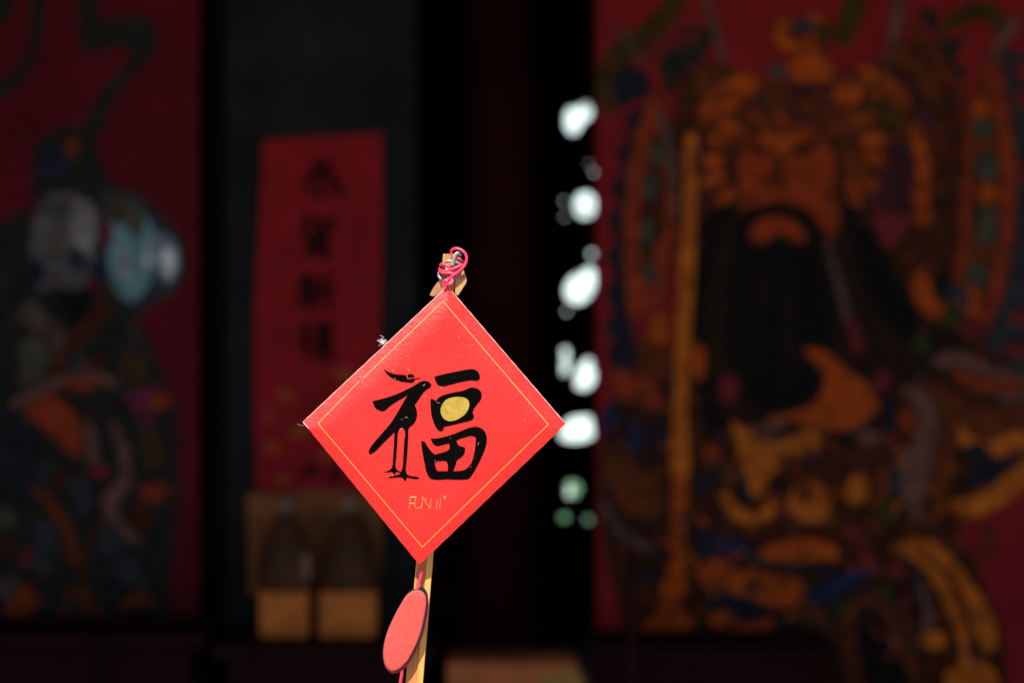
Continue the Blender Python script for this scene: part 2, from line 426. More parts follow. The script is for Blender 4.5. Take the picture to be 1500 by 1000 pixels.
S('helmet', 'greyb', ell(1138, 106, 14, 14), True)
S('helmet', 'purple', [(1155,128),(1185,120),(1220,130),(1225,145),(1185,138),(1155,142)])
S('helmet', 'steel', ell(1115, 145, 10, 8), True)
for cx, cy, a in ((1066,184,-150),(1054,208,-165),(1044,236,178),(1045,263,160),(1062,288,135)):
    S('helmet', 'orange', ell(cx, cy, 17, 9, a), True)
for cx, cy, a in ((1262,176,-25),(1280,205,-12),(1283,232,8),(1270,264,50),(1250,286,75)):
    S('helmet', 'orange', ell(cx, cy, 18, 9, a), True)
# face
S('face', 'skin', [(1088,215),(1105,198),(1150,198),(1200,196),(1216,215),(1224,270),(1226,330),(1216,352),(1190,310),(1150,296),(1110,300),(1086,308),(1084,250)])
S('face', 'orange', [(1112,196),(1185,194),(1160,214),(1145,232),(1130,214)])
S('face', 'dbrown', band([(1092,202),(1108,216),(1122,222)], [5,11,5]), True)
S('face', 'dbrown', band([(1155,226),(1180,216),(1205,198)], [5,11,6]), True)
S('face', 'dbrown', ell(1107, 222, 11, 4), True); S('face', 'dbrown', ell(1178, 225, 12, 4), True)
S('face', 'umber', band([(1140,230),(1136,262),(1142,276)], [8,10,12]), True)
S('face', 'dbrown', band([(1208,190),(1224,225),(1232,275),(1236,315)], [10,11,10,8]), True)
# beard
S('beard', 'black', [(1074,345),(1086,314),(1112,301),(1145,298),(1172,308),(1192,338),(1204,380),(1214,440),(1220,510),(1212,572),(1180,602),(1130,606),(1090,585),(1068,520),(1068,420)])
S('beard', 'skin', [(1098,350),(1108,328),(1140,318),(1168,332),(1178,352),(1160,350),(1140,338),(1115,354)])
S('beard', 'black', band([(1080,300),(1045,325),(1025,380),(1018,460),(1030,560),(1048,640),(1054,692)], [12,40,36,24,20,22,8]), True)
S('beard', 'dbrown', band([(1050,400),(1048,500),(1058,590)], [5,8,5]), True)
S('beard', 'hair', band([(1088,420),(1084,500),(1092,560)], [3,5,3]), True)
S('beard', 'hair', band([(1150,400),(1156,480),(1150,560)], [4,7,4]), True)
S('beard', 'hair', band([(1118,390),(1112,470),(1118,540)], [4,6,4]), True)
S('beard', 'black', band([(1235,300),(1268,350),(1295,430),(1350,500),(1430,545),(1500,560)], [16,46,52,38,22,8]), True)
S('beard', 'greyb', band([(1210,355),(1232,430),(1246,490)], [7,12,12]), True)
S('beard', 'rose', band([(1245,470),(1258,512)], [8,16]), True); S('beard', 'rose', ell(1291, 556, 10, 14, 30), True)
S('beard', 'rose', ell(1068, 570, 12, 20), True); S('beard', 'verm', ell(1042, 665, 10, 16), True)
# collar, hands, sleeves
S('collar', 'orange', [(1178,514),(1200,514),(1235,540),(1272,570),(1284,597),(1255,622),(1210,628),(1160,617),(1125,612),(1180,600),(1205,576),(1208,545)])
S('sleeve', 'rose', [(1280,300),(1330,315),(1325,345),(1300,365),(1285,340)])
S('sleeve', 'brown', [(1310,350),(1360,330),(1400,340),(1390,390),(1340,400),(1310,385)])
S('hand', 'orange', [(1340,402),(1356,394),(1362,420),(1368,440),(1386,455),(1370,464),(1350,452),(1337,427)])
S('sleeve', 'black', ell(1377, 416, 14, 16), True); S('sleeve', 'steel', ell(1400, 435, 22, 16, 40), True)
S('sleeve', 'green', ell(1391, 466, 16, 14), True); S('sleeve', 'green', ell(1350, 505, 16, 12), True)
S('sleeve', 'rose', [(1400,480),(1420,468),(1440,485),(1415,490)])
S('sleeve', 'pinkgrey', [(1362,528),(1400,514),(1430,528),(1470,545),(1520,548),(1520,585),(1470,582),(1430,568),(1400,545)])
S('sleeve', 'verm', [(1395,535),(1440,555),(1500,562),(1500,568),(1440,570),(1405,556)])
S('sleeve', 'umber', [(1325,575),(1370,565),(1420,590),(1500,598),(1520,630),(1450,640),(1400,625),(1390,700),(1370,765),(1345,770),(1355,700),(1372,630)])
S('sleeve', 'pinkgrey', [(1318,566),(1350,568),(1368,605),(1362,665),(1350,725),(1341,765),(1330,740),(1312,680),(1338,650),(1346,610)])
S('sleeve', 'navy', ell(1302, 608, 9, 22), True); S('sleeve', 'rose', ell(1300, 645, 16, 10), True)
S('sleeve', 'verm', ell(1325, 615, 10, 16), True); S('sleeve', 'pinkgrey', ell(1270, 640, 18, 9), True)
S('sleeve', 'gold', [(1400,625),(1440,645),(1500,635),(1520,650),(1460,668),(1412,655)])
S('sleeve', 'dgreen', [(1405,655),(1435,645),(1455,665),(1425,690)])
S('sleeve', 'navy', [(1408,706),(1440,680),(1500,658),(1480,692),(1440,714)])
S('sleeve', 'gold', [(1395,735),(1440,722),(1480,690),(1520,655),(1530,690),(1470,735),(1425,756),(1400,754)])
# staff and the lower left robe
S('robe_panel', 'dbrown', [(885,600),(985,590),(985,850),(940,820),(895,740)])
S('robe_panel', 'verm', [(895,540),(945,555),(980,600),(930,590),(900,575)])
S('robe_panel', 'blue', ell(893, 612, 9, 20, 15), True); S('robe_panel', 'blue', ell(930, 636, 11, 24), True)
S('robe_panel', 'navy', ell(965, 640, 10, 24), True)
S('robe_panel', 'umber', [(885,655),(930,680),(970,720),(968,770),(920,740),(890,700)])
S('robe_panel', 'greyb', band([(882,735),(905,775),(960,808)], [10,14,8]), True)
S('robe_panel', 'navy', ell(942, 845, 22, 9), True)
S('robe_panel', 'orange', [(935,955),(950,905),(985,882),(1012,905),(1030,955),(980,960)])
S('robe_panel', 'orange', ell(965, 485, 13, 26, 15), True)
S('robe_panel', 'orange', ell(1022, 530, 9, 26), True); S('robe_panel', 'umber', [(940,495),(985,520),(985,560),(935,540)])
S('staff', 'gold', [(1004,195),(1020,195),(1019,350),(1012,480),(1006,600),(1010,680),(1007,700),(985,700),(981,680),(986,600),(992,450),(1000,300)])
S('staff', 'orange', [(985,698),(1006,698),(1004,780),(1000,820),(1004,860),(990,885),(966,880),(972,850),(985,820),(982,770)])
# belly guard and belts
S('armour', 'gold', [(1072,618),(1085,625),(1105,640),(1150,645),(1190,628),(1202,648),(1160,672),(1130,690),(1114,725),(1098,722),(1084,670)])
S('armour', 'greyb', ell(1126, 626, 24, 10), True)
S('armour', 'brown', ell(1150, 672, 20, 6), True)
S('armour', 'dgreen', band([(1030,720),(1045,690),(1075,690),(1092,725),(1080,745)], 16), True)
S('armour', 'gold', band([(1060,718),(1072,745),(1100,758),(1128,745),(1135,725)], [8,15,16,15,6]), True)
S('armour', 'rose', band([(1140,730),(1150,760)], [14,10]), True)
S('armour', 'gold', ell(1185, 736, 30, 27), True); S('armour', 'umber', ell(1180, 722, 12, 8), True)
S('armour', 'gold', ell(1256, 716, 15, 21, 15), True); S('armour', 'umber', ell(1290, 720, 12, 26, 10), True)
S('armour', 'green', ell(1300, 745, 14, 18), True); S('armour', 'steel', ell(1310, 700, 10, 24), True)
S('armour', 'rose', band([(1245,770),(1270,815)], [12,10]), True)
S('belt', 'navy', [(1015,770),(1050,780),(1110,795),(1130,815),(1230,826),(1228,838),(1130,834),(1060,822),(1020,815)])
S('belt', 'blue', ell(1068, 800, 26, 12, 10), True)
S('belt', 'green', ell(1115, 822, 22, 6), True)
S('belt', 'orange', [(1112,805),(1165,788),(1220,800),(1228,820),(1160,818),(1122,816)])
S('belt', 'orange', [(1018,835),(1048,820),(1090,838),(1150,846),(1195,860),(1165,884),(1100,876),(1060,862),(1030,852)])
S('belt', 'navy', ell(1103, 857, 16, 7), True)
S('skirt', 'navy', [(1030,862),(1070,868),(1120,885),(1130,905),(1080,905),(1035,890)])
S('skirt', 'orange', [(1035,905),(1060,893),(1080,912),(1130,905),(1135,935),(1118,955),(1095,965),(1080,936),(1055,918)])
S('skirt', 'dgreen', [(1020,910),(1050,920),(1085,950),(1060,965),(1025,945)]); S('skirt', 'dgreen', ell(1152, 930, 26, 32), True)
S('skirt', 'umber', band([(1175,880),(1205,910),(1225,960)], [24,20,16]), True)
S('skirt', 'dgreen', [(1212,882),(1262,865),(1300,848),(1325,895),(1350,965),(1320,980),(1280,900),(1250,890),(1240,955),(1222,925)])
S('skirt', 'green', [(1218,884),(1262,866),(1298,852),(1310,885),(1280,880),(1245,880),(1236,910)])
S('skirt', 'blue', [(1176,870),(1210,850),(1250,832),(1284,824),(1262,850),(1215,874),(1188,881)])
S('skirt', 'umber', [(1236,1010),(1231,905),(1248,876),(1275,871),(1300,888),(1325,935),(1352,1010)])
S('skirt', 'black', [(1268,1010),(1252,925),(1256,898),(1268,888),(1284,896),(1308,938),(1338,1010)])
S('skirt', 'rose', ell(1312, 832, 12, 12), True); S('skirt', 'rose', ell(1324, 882, 8, 12), True)
S('skirt', 'navy', band([(1330,820),(1345,870),(1345,920)], [16,20,12]), True)
S('skirt', 'pinkgrey', band([(1345,850),(1358,890),(1352,930)], [8,12,8]), True)
S('drape', 'gold', [(1298,796),(1340,784),(1376,800),(1412,840),(1442,882),(1459,930),(1456,956),(1440,952),(1424,922),(1418,960),(1450,975),(1466,1030),(1388,1030),(1380,985),(1405,968),(1400,930),(1375,870),(1340,822),(1312,806)])
S('drape', 'umber', band([(1380,830),(1412,890),(1420,945)], [4,12,8]), True)
S('drape', 'umber', band([(1345,800),(1390,850),(1408,905)], [3,9,5]), True)
S('drape', 'gold', ell(1366, 936, 20, 14), True)
S('drape', 'umber', band([(1445,770),(1440,810),(1425,830)], [20,16,8]), True)
RP = [(990,180),(1000,120),(1060,100),(1150,125),(1280,95),(1330,70),(1400,150),(1415,300),(1410,420),(1440,490),(1500,540),(1500,690),(1440,750),(1430,830),(1460,930),(1470,1000),(930,1000),(905,880),(888,800),(885,640),(920,560),(985,560),(1000,400),(985,280)]
KEEP = [[(1020,330),(1085,290),(1080,195),(1225,195),(1230,300),(1275,335),(1310,400),(1330,480),(1290,560),(1230,600),(1080,620),(1010,560)]]
def inside(x, y, pl):
    c = False
    for i in range(len(pl)):
        (x0, y0), (x1, y1) = pl[i-1], pl[i]
        if (y0 > y) != (y1 > y) and x < (x1 - x0) * (y - y0) / (y1 - y0) + x0: c = not c
    return c
def dabs(n, poly, keep, x0, x1, y0, y1, cols, seed):
    rn = random.Random(seed); k = 0
    while k < n:
        x, y = rn.uniform(x0, x1), rn.uniform(y0, y1)
        if not inside(x, y, poly) or any(inside(x, y, q) for q in keep): continue
        a = rn.uniform(0, 6.28); L = rn.uniform(8, 26); cu = rn.uniform(-.9, .9); pts = [(x, y)]
        for q in range(3):
            x += L / 3 * math.cos(a); y += L / 3 * math.sin(a); a += cu; pts.append((x, y))
        w = rn.uniform(2.5, 6.5); S('brush_detail', rn.choice(cols), band(pts, [w * .4, w, w, w * .4]), True); k += 1
SOFT_, SOFT = SOFT, set()
dabs(300, RP, KEEP, 880, 1500, 90, 1000, ['dbrown', 'dbrown', 'black', 'brown', 'brown', 'navy', 'dgreen', 'umber', 'umber', 'skin', 'skin', 'rose', 'orange', 'greyb'], 5)
dabs(210, RP, KEEP, 990, 1420, 620, 960, ['orange', 'gold', 'skin', 'umber', 'dbrown', 'black', 'dgreen', 'navy', 'blue', 'green', 'purple'], 15)
dabs(150, RP, KEEP, 990, 1420, 90, 330, ['orange', 'skin', 'umber', 'umber', 'dbrown', 'purple', 'olive', 'dgreen', 'black'], 16)
dabs(70, RP, KEEP, 880, 1000, 560, 960, ['umber', 'skin', 'brown', 'dbrown', 'navy', 'rose', 'olive'], 17)
dabs(40, [(1085,130),(1250,130),(1255,195),(1085,195)], [], 1085, 1255, 130, 195, ['brown', 'dbrown', 'skin', 'purple', 'orange'], 6)
SOFT = SOFT_
P.build(B)

# left leaf: pale faced scholar in dark robes
DL = door_leaf(-310, 292, mat('shaded_red_lacquer', (.105, .006, .013), .6, .25, 7, .1, 30, spec=.06))  # this leaf's deeper shade is mixed into a darker red
tag(DL, 'red door leaf, darkened for shade, painted with a pale faced scholar in dark robes', 'door')
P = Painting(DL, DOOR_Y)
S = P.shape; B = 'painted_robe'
S(B, 'dgrey', [(-250,440),(-60,400),(0,330),(40,300),(50,420),(160,430),(205,470),(235,540),(258,600),(262,700),(250,860),(245,905),(150,925),(0,930),(-250,930)])
S('ribbon:15', 'dgrey', [(115,-20),(142,-20),(150,34),(190,24),(220,30),(232,56),(216,92),(186,122),(162,152),(148,200),(120,200),(130,165),(160,120),(190,86),(188,66),(160,72),(130,82),(118,60)])
S('ribbon:16', 'dgrey', [(40,-20),(68,-20),(62,50),(46,100),(20,136),(-10,148),(-10,120),(20,105),(40,70),(46,30)])
S('ribbon:17', 'dgrey', [(-40,-10),(26,-10),(12,28),(-20,45)])
S('hat', 'dgrey', [(46,290),(46,240),(54,210),(80,190),(115,184),(136,205),(152,250),(172,285),(140,300),(100,280),(70,296)])
S('hat', 'blue', ell(76, 238, 20, 20), True); S('hat', 'navy', ell(72, 225, 18, 16), True); S('hat', 'umber', ell(107, 216, 8, 13), True)
S('face', 'facegrey', [(56,310),(80,284),(110,288),(138,300),(142,360),(134,400),(112,420),(80,416),(58,425),(48,380)])
S('face', 'pale', [(108,290),(134,300),(138,350),(128,372),(112,360),(104,320)])
S('face', 'greyb', band([(82,300),(98,296),(108,302)], [4,9,5]), True)
S('face', 'greyb', ell(86, 352, 9, 28, 8), True); S('face', 'greyb', ell(86, 404, 10, 8), True)
S('face', 'steel', ell(112, 380, 15, 18), True)
S('beard', 'blue', ell(150, 395, 14, 16), True); S('beard', 'navy', ell(52, 400, 14, 18), True)
S('beard', 'black', [(82,425),(110,428),(138,424),(128,460),(108,485),(92,455)])
S('painted_glare', 'steel', [(150,276),(190,280),(225,305),(258,340),(270,380),(262,418),(238,440),(200,458),(165,440),(150,350)])  # glossy reflection on the door, painted as pale patches up to white
S('painted_glare', 'aqua', [(160,292),(185,292),(210,310),(228,340),(236,368),(226,402),(208,432),(192,444),(170,424),(158,350)])
S('painted_glare', 'teal', [(158,284),(190,294),(212,318),(205,350),(180,330),(160,325)])
S('painted_glare', 'magenta', ell(158, 342, 9, 20), True)
S('painted_glare', 'lilac', ell(182, 388, 9, 24), True)
S('painted_glare', 'lilac', ell(236, 366, 8, 26), True)
S('painted_glare', 'aqua', ell(246, 380, 17, 36), True); S('painted_glare', 'lilac', ell(246, 382, 13, 29), True); S('painted_glare', 'white', ell(247, 384, 9, 22), True)
S('painted_glare', 'white', ell(216, 376, 5, 20), True)
S('strap', 'greyb', band([(35,450),(80,490),(130,550)], [34,26,22]), True)
S('strap', 'brown', band([(160,440),(115,495),(66,565)], [26,22,22]), True)
S('strap', 'teal', [(30,500),(55,495),(75,525),(60,560),(32,560)]); S('strap', 'steel', ell(112, 528, 13, 13), True)
S('strap', 'brown', ell(142, 532, 13, 16), True); S('strap', 'olive', ell(195, 540, 18, 28), True)
S('belt', 'pinkgrey', band([(20,592),(60,570),(120,550),(170,560)], [8,12,12,8]), True)
S('belt', 'verm', ell(118, 562, 22, 6), True)
S('skirt', 'navy', [(10,600),(40,590),(55,680),(60,740),(20,740)])
S('skirt', 'verm', [(40,596),(75,578),(104,600),(124,632),(118,668),(100,660),(78,632),(50,615)])
S('skirt', 'pinkgrey', band([(128,620),(134,650),(142,690)], [10,12,6]), True)
S('skirt', 'pinkgrey', band([(166,622),(182,660),(182,710),(160,735),(180,775),(205,790)], [8,11,12,20,14,6]), True)
S('skirt', 'steel', ell(118, 728, 20, 28), True); S('skirt', 'rose', ell(148, 690, 10, 8), True)
S('skirt', 'steel', ell(70, 690, 18, 12, -40), True); S('skirt', 'brown', ell(88, 700, 14, 12), True)
S('skirt', 'umber', band([(52,716),(82,745),(102,785),(112,825)], [8,14,14,10]), True)
S('skirt', 'brown', band([(150,760),(130,800),(120,850)], [8,10,8]), True)
S('skirt', 'magenta', [(178,578),(200,570),(232,562),(256,590),(232,600),(220,632),(206,615)])
S('skirt', 'verm', ell(236, 588, 16, 10, -20), True)
S('skirt', 'verm', ell(228, 720, 20, 12), True); S('skirt', 'brown', ell(208, 756, 16, 24, -25), True)
S('skirt', 'olive', ell(225, 660, 18, 26), True); S('skirt', 'steel', ell(65, 800, 22, 40), True)
S('skirt', 'rose', ell(41, 815, 9, 11), True); S('skirt', 'teal', ell(8, 756, 14, 14), True); S('skirt', 'brown', ell(8, 800, 14, 18), True)
S('skirt', 'steel', ell(165, 790, 18, 26), True); S('skirt', 'steel', ell(190, 835, 20, 20), True)
S('hem', 'verm', [(10,900),(20,866),(38,856),(62,880),(44,892),(28,920),(12,925)])
S('hem', 'umber', band([(118,860),(135,895),(162,922)], [8,13,8]), True)
S('hem', 'umber', band([(108,865),(90,905),(75,925)], [6,9,6]), True)
S('hem', 'umber', band([(178,892),(205,876),(226,884)], [6,14,8]), True)
S('hem', 'black', ell(200, 905, 22, 12), True); S('hem', 'teal', ell(10, 860, 16, 16), True)
SOFT_, SOFT = SOFT, set()
dabs(120, [(0,450),(160,440),(205,480),(250,600),(250,880),(0,920)], [], 0, 255, 440, 920, ['dgrey', 'black', 'brown', 'dbrown', 'steel', 'navy', 'umber', 'olive', 'greyb', 'purple'], 8)
SOFT = SOFT_
P.build(B)

# ------------------------------------------------------------------ paper scroll on the pillar
SY = 6.125
sroot = empty('paper_scroll', W(465, 715, SY)); tag(sroot, 'tall red paper scroll with four black brushed characters on dark pillar', 'scroll')
REDPAPER = mat('scroll_red_paper', (.33, .014, .022), .8, .3, 7, .5, 20, spec=.08, col2=(.20, .012, .016))
nU, nV = 10, 30; vs, fs = [], []
def scroll_pt(u, v, off=0.0):
    yl = 205 + (718 - 205) * v; yr = 194 + (716 - 194) * v
    xl = 386 - 14 * min(1, v / .55) + 2 * max(0, v - .55) * 4; xr = 560 - 10 * v + 3 * math.sin(v * 4)
    p = W(xl + (xr - xl) * u, yl + (yr - yl) * u, SY)
    p.y -= .003 + .012 * (0.5 + 0.5 * math.sin(u * 3.1 + 2 * v + .5)) * (.3 + .7 * v) + off
    return p
for side in (0, 1):
    for j in range(nV + 1):
        for i in range(nU + 1): vs.append(scroll_pt(i / nU, j / nV, -.0012 * side))
NN = (nU + 1) * (nV + 1)
for j in range(nV):
    for i in range(nU):
        a = j * (nU + 1) + i; q = [a, a + nU + 1, a + nU + 2, a + 1]
        fs.append(q); fs.append([NN + k for k in q[::-1]])
m = MB(); m.add(vs, fs, REDPAPER); m.build('paper', sroot, True)
INK = mat('brush_ink', (.009, .004, .005), .8, spec=.08)
chars = [
 ((471, 262, 66, 62), [((.25,.22),(.75,.2)),((.42,.03),(.4,.42)),((.6,.03),(.58,.4)),((.16,.43),(.86,.4)),((.4,.44),(.05,.72)),((.58,.44),(.95,.7)),((.5,.55),(.5,.97),(.4,.9)),((.3,.72),(.22,.9)),((.66,.68),(.74,.8)),((.78,.7),(.98,.92))]),
 ((465, 346, 58, 66), [((.05,.2),(.5,.15)),((.3,.0),(.22,.3),(.02,.52)),((.5,.15),(.46,.44),(.38,.42)),((.6,.15),(.62,.42)),((.6,.15),(.95,.12)),((.92,.12),(.86,.4)),((.62,.4),(.86,.38)),((.28,.5),(.28,.85)),((.28,.5),(.75,.48)),((.75,.48),(.75,.85)),((.28,.62),(.75,.61)),((.28,.74),(.75,.73)),((.28,.85),(.75,.85)),((.4,.87),(.15,1.)),((.62,.87),(.85,1.))]),
 ((464, 428, 62, 56), [((.25,.0),(.3,.1)),((.08,.15),(.5,.12)),((.18,.2),(.22,.3)),((.42,.18),(.36,.3)),((.02,.36),(.54,.32)),((.08,.54),(.52,.48)),((.3,.36),(.3,1.)),((.28,.55),(.0,.9)),((.33,.56),(.5,.74)),((.9,.02),(.62,.2)),((.62,.2),(.62,.55),(.48,.98)),((.62,.42),(.99,.38)),((.82,.42),(.82,1.))]),
 ((464, 500, 56, 58), [((.15,.0),(.25,.12)),((.04,.24),(.32,.22)),((.32,.22),(.03,.62)),((.2,.42),(.2,1.)),((.22,.48),(.36,.6)),((.42,.12),(.95,.1)),((.68,.0),(.68,.25)),((.48,.25),(.9,.23)),((.52,.33),(.52,.48)),((.52,.33),(.85,.33)),((.85,.33),(.85,.48)),((.52,.48),(.85,.48)),((.58,.53),(.62,.6)),((.8,.52),(.75,.6)),((.4,.65),(.98,.62)),((.5,.73),(.5,.98)),((.5,.73),(.88,.73)),((.88,.73),(.88,.98)),((.5,.95),(.88,.95))]),
]
def on_scroll(px, py, off):
    v = (py - 200) / 516; yl = 205 + 513 * v
    xl = 386 - 14 * min(1, v / .55) + 2 * max(0, v - .55) * 4; xr = 560 - 10 * v + 3 * math.sin(v * 4)
    p = scroll_pt((px - xl) / (xr - xl), v, off); q = W(px, py, SY); return Vector((q.x, p.y, q.z))
for (cx, cy, w, h), strokes in chars:
    m = MB()
    for k, st in enumerate(strokes):
        pts = [(cx - w/2 + x * w, cy - h/2 + y * h) for x, y in st]
        outl = band(pts, [8.5, 6.5, 7.5]) if len(pts) > 1 else pts
        m.slab([outl], lambda x, y, k=k: on_scroll(x, y, .0015 + .00012 * k), .0001, INK)
    m.build('character', sroot)
for e in ((455,688,16,10,-25),(490,694,11,12,0),(500,640,9,7,0)):
    m = MB(); m.slab([ell(*e)], lambda x, y: on_scroll(x, y, .0016), .0002, mat('ink_smudge', (.06, .006, .01), .8, spec=.08)); m.build('seal_mark', sroot)
for e in ((505,548,16,10,20),(520,600,14,8,-20),(470,612,10,8,0),(420,580,14,8,30),(440,632,16,9,-15),(400,655,12,8,20),(480,664,14,8,-30),(415,702,12,6,10),(395,610,8,10,0)):
    m = MB(); m.slab([ell(*e)], lambda x, y: on_scroll(x, y, .0017), .0002, mat('faded_gold_print', (.3, .06, .02), .8, .4, 20, spec=.08)); m.build('gold_motif', sroot)

# ------------------------------------------------------------------ ochre board, domed lamps on blocks, tables, carton
OCH = mat('ochre_paper_board', (.32, .105, .036), .6, .45, 10, .2, 40, spec=.1, col2=(.13, .055, .018))
m = MB()
pl = [(362,724),(455,718),(562,722),(560,800),(556,870),(366,870)]
m.slab([pl], lambda x, y: W(x, y, 6.122), .012, OCH)
tag(m.build('notice_board'), 'plain ochre board fixed below the red scroll on the pillar', 'board')
TW = mat('dark_maroon_lacquer', (.018, .004, .006), .7, .4, 6, spec=.08)
def table(x0, x1, ytop, Y0, Y1, label):
    c = (x0 + x1) / 2; z = CAM_Z - (ytop - 500) * K * Y0
    X0, X1 = (x0 - 750) * K * Y0, (x1 - 750) * K * Y0
    t = empty('offering_table', ((X0 + X1) / 2, (Y0 + Y1) / 2, Z0))
    m = MB(); m.box((X0, Y0, z - .035), (X1, Y1, z), TW, .005); m.build('table_top', t)
    m = MB(); m.box((X0 + .04, Y0 + .03, z - .19), (X1 - .04, Y0 + .05, z - .036), TW, .003); m.build('apron', t)
    m = MB(); m.box((X0 + .04, Y1 - .05, z - .19), (X1 - .04, Y1 - .03, z - .036), TW, .003); m.build('apron', t)
    for x in (X0 + .035, X1 - .085):
        for y in (Y0 + .024, Y1 - .076):
            m = MB(); m.box((x, y, Z0), (x + .05, y + .052, z - .037), TW, .004); m.build('leg', t)
    tag(t, label, 'table'); return z
zt = table(312, 640, 946, 5.72, 6.08, 'dark maroon table holding the two domed lamps below the scroll')
table(-330, 300, 928, 5.72, 6.08, 'dark maroon table along the foot of the scholar door')
table(868, 1232, 948, 5.72, 6.08, 'dark maroon table along the foot of the warrior door')
ORW = mat('orange_wood_block', (.54, .155, .025), .5, .25, 14, .1, 60, spec=.15)
BRZ = mat('brown_bronze', (.075, .030, .015), .65, .4, 12, .1, 60, spec=.15)
PALEK = mat('pale_knob', (.22, .17, .16), .4)
LY = 5.93
for cx, x0, x1, lb in ((419, 383, 455, 'dark domed lamp on the orange block by the scholar door side'), (512, 470, 553, 'dark domed lamp on the orange block nearer the open doorway')):
    X0, X1 = (x0 - 750) * K * LY, (x1 - 750) * K * LY; ztop = CAM_Z - (866 - 500) * K * (LY - .06)
    b = MB(); b.box((X0, LY - .06, zt), (X1, LY + .06, ztop), ORW, .006)
    tag(b.build('wooden_block'), 'orange wooden block under the ' + lb.split(' on ')[0].replace('dark ', '') + (' by the scholar door side' if cx == 419 else ' nearer the open doorway'), 'block', 'orange blocks on the table below the scroll')
    X = (cx - 750) * K * LY; pxm = K * LY
    l = empty('domed_lamp', (X, LY, ztop)); hgt = (866 - 752) * pxm; rw = (42 if cx < 450 else 43) * pxm
    d = MB(); d.lathe([(rw, 0), (rw, .01), (rw * .96, hgt * .3), (rw * .86, hgt * .55), (rw * .66, hgt * .76), (rw * .38, hgt * .92), (rw * .1, hgt)], (X, LY, ztop), BRZ); d.build('dome', l, True)
    k = MB(); k.lathe([(.004, hgt - .002), (.016, hgt + .006), (.017, hgt + .016), (.010, hgt + .026), (.001, hgt + .03)], (X, LY, ztop), PALEK, 12); k.build('knob', l, True)
    k = MB(); k.lathe([(rw * 1.005, .012), (rw * 1.03, .016), (rw * 1.03, .024), (rw * 1.0, .028)], (X, LY, ztop), BRZ); k.build('base_ring', l, True)
    if cx < 450:
        pz = MB(); pz.slab([ell(448, 830, 8, 22)], lambda x, y: W(x, y, LY - rw * .80), .004, mat('worn_patch', (.14, .05, .025), .5)); pz.build('worn_plate', l)
    tag(l, lb, 'lamp', 'domed lamps on the table below the scroll')
# carton standing on a stool in front of the open doorway
BY = 5.6; Zb = CAM_Z - (970 - 500) * K * BY
X0, X1 = (655 - 750) * K * BY, (846 - 750) * K * BY
t = empty('carton', ((X0 + X1) / 2, BY + .1, Zb - .22)); tag(t, 'orange brown carton with a yellow blot standing before the dark doorway', 'box')
m = MB(); m.box((X0, BY, Zb - .22), (X1, BY + .2, Zb), mat('carton_paper', (.56, .17, .055), .6, .35, 12, spec=.1, col2=(.42, .12, .04)), .003); m.build('carton_body', t)
m = MB(); m.slab([ell(822, 1002, 34, 22, -10)], lambda x, y: W(x, y, BY - .0005), .0005, mat('yellow_print', (.33, .17, .012), .6)); m.build('printed_blot', t)
st = empty('stool', ((X0 + X1) / 2, BY + .1, Z0)); tag(st, 'dark maroon stool under the orange brown carton', 'stool')
m = MB(); m.box((X0 - .02, BY - .015, Zb - .25), (X1 + .02, BY + .215, Zb - .2205), TW, .004); m.build('seat', st)
for x in (X0, X1 - .04):
    for y in (BY, BY + .16):
        m = MB(); m.box((x, y, Z0), (x + .04, y + .04, Zb - .2505), TW, .003); m.build('leg', st)
# slim red pole in front of the warrior door
PY = 5.66; xp = (925 - 750) * K * PY
m = MB(); m.lathe([(.045, 0), (.045, .012), (.011, .02), (.011, .90 - .0), (.008, CAM_Z - (885 - 500) * K * PY - Z0), (.002, CAM_Z - (880 - 500) * K * PY - Z0)], (xp, PY, Z0), mat('dull_rose_pole', (.085, .018, .022), .5), 12)
tag(m.build('slim_pole', None, True), 'slim dull red pole standing before the warrior door', 'pole')
# urn deep in the hall
uc = W(672, 915, 8.2)
m = MB(); m.lathe([(.20, 0), (.22, .03), (.15, .08), (.13, .2), (.23, .42), (.25, .52), (.22, .6), (.25, .63), (.25, .65), (.2, .65)], (uc.x, 8.2, Z0), mat('urn_clay', (.09, .04, .022), .5, .3, 8))
tag(m.build('incense_urn', None, True), 'dim brown urn standing inside the dark doorway', 'urn')

# ------------------------------------------------------------------ foreground: stick, card, cords, pendant
mm = K * CARD_Y * 1000          # millimetres per pixel here
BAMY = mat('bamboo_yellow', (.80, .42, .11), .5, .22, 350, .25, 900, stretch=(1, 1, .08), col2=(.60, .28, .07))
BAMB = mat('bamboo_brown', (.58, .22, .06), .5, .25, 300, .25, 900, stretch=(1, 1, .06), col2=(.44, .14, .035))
STY = CARD_Y + .0064
pot_c = None
stick = empty('bamboo_stick', (0, 0, 0))
m = MB()
def stick_section(py, sc=1.0):
    cx = 660 - 53 * (py - 372) / 628; w = (21 + 4.5 * min(1, (py - 372) / 628)) * sc
    pr = [(-.5, -.30), (-.44, -.42), (.08, -.34), (.14, -.44), (.48, -.30), (.5, .3), (.1, .5), (-.45, .42)]
    out = []
    for a, b in pr:
        p = W(cx + a * w, py, STY); p.y = STY + b * w * K * STY * .75; out.append(p)
    return out
BASE_PY = 500 + (CAM_Z - .10) / (K * STY)
rows = [372, 385, 400, 430, 520, 640, 760, 830, 900, 960, 1000, 1200, 2000, 3200, BASE_PY]
V = []; 
for rr in rows: V += stick_section(rr)
F = []; FM = []
for i in range(len(rows) - 1):
    for k in range(8):
        F.append([i*8 + k, i*8 + (k+1) % 8, (i+1)*8 + (k+1) % 8, (i+1)*8 + k]); FM.append(k)
base = Vector((sum(v.x for v in V[-8:]) / 8, STY, .10))
stick.location = base
for q, k in zip(F, FM): pass
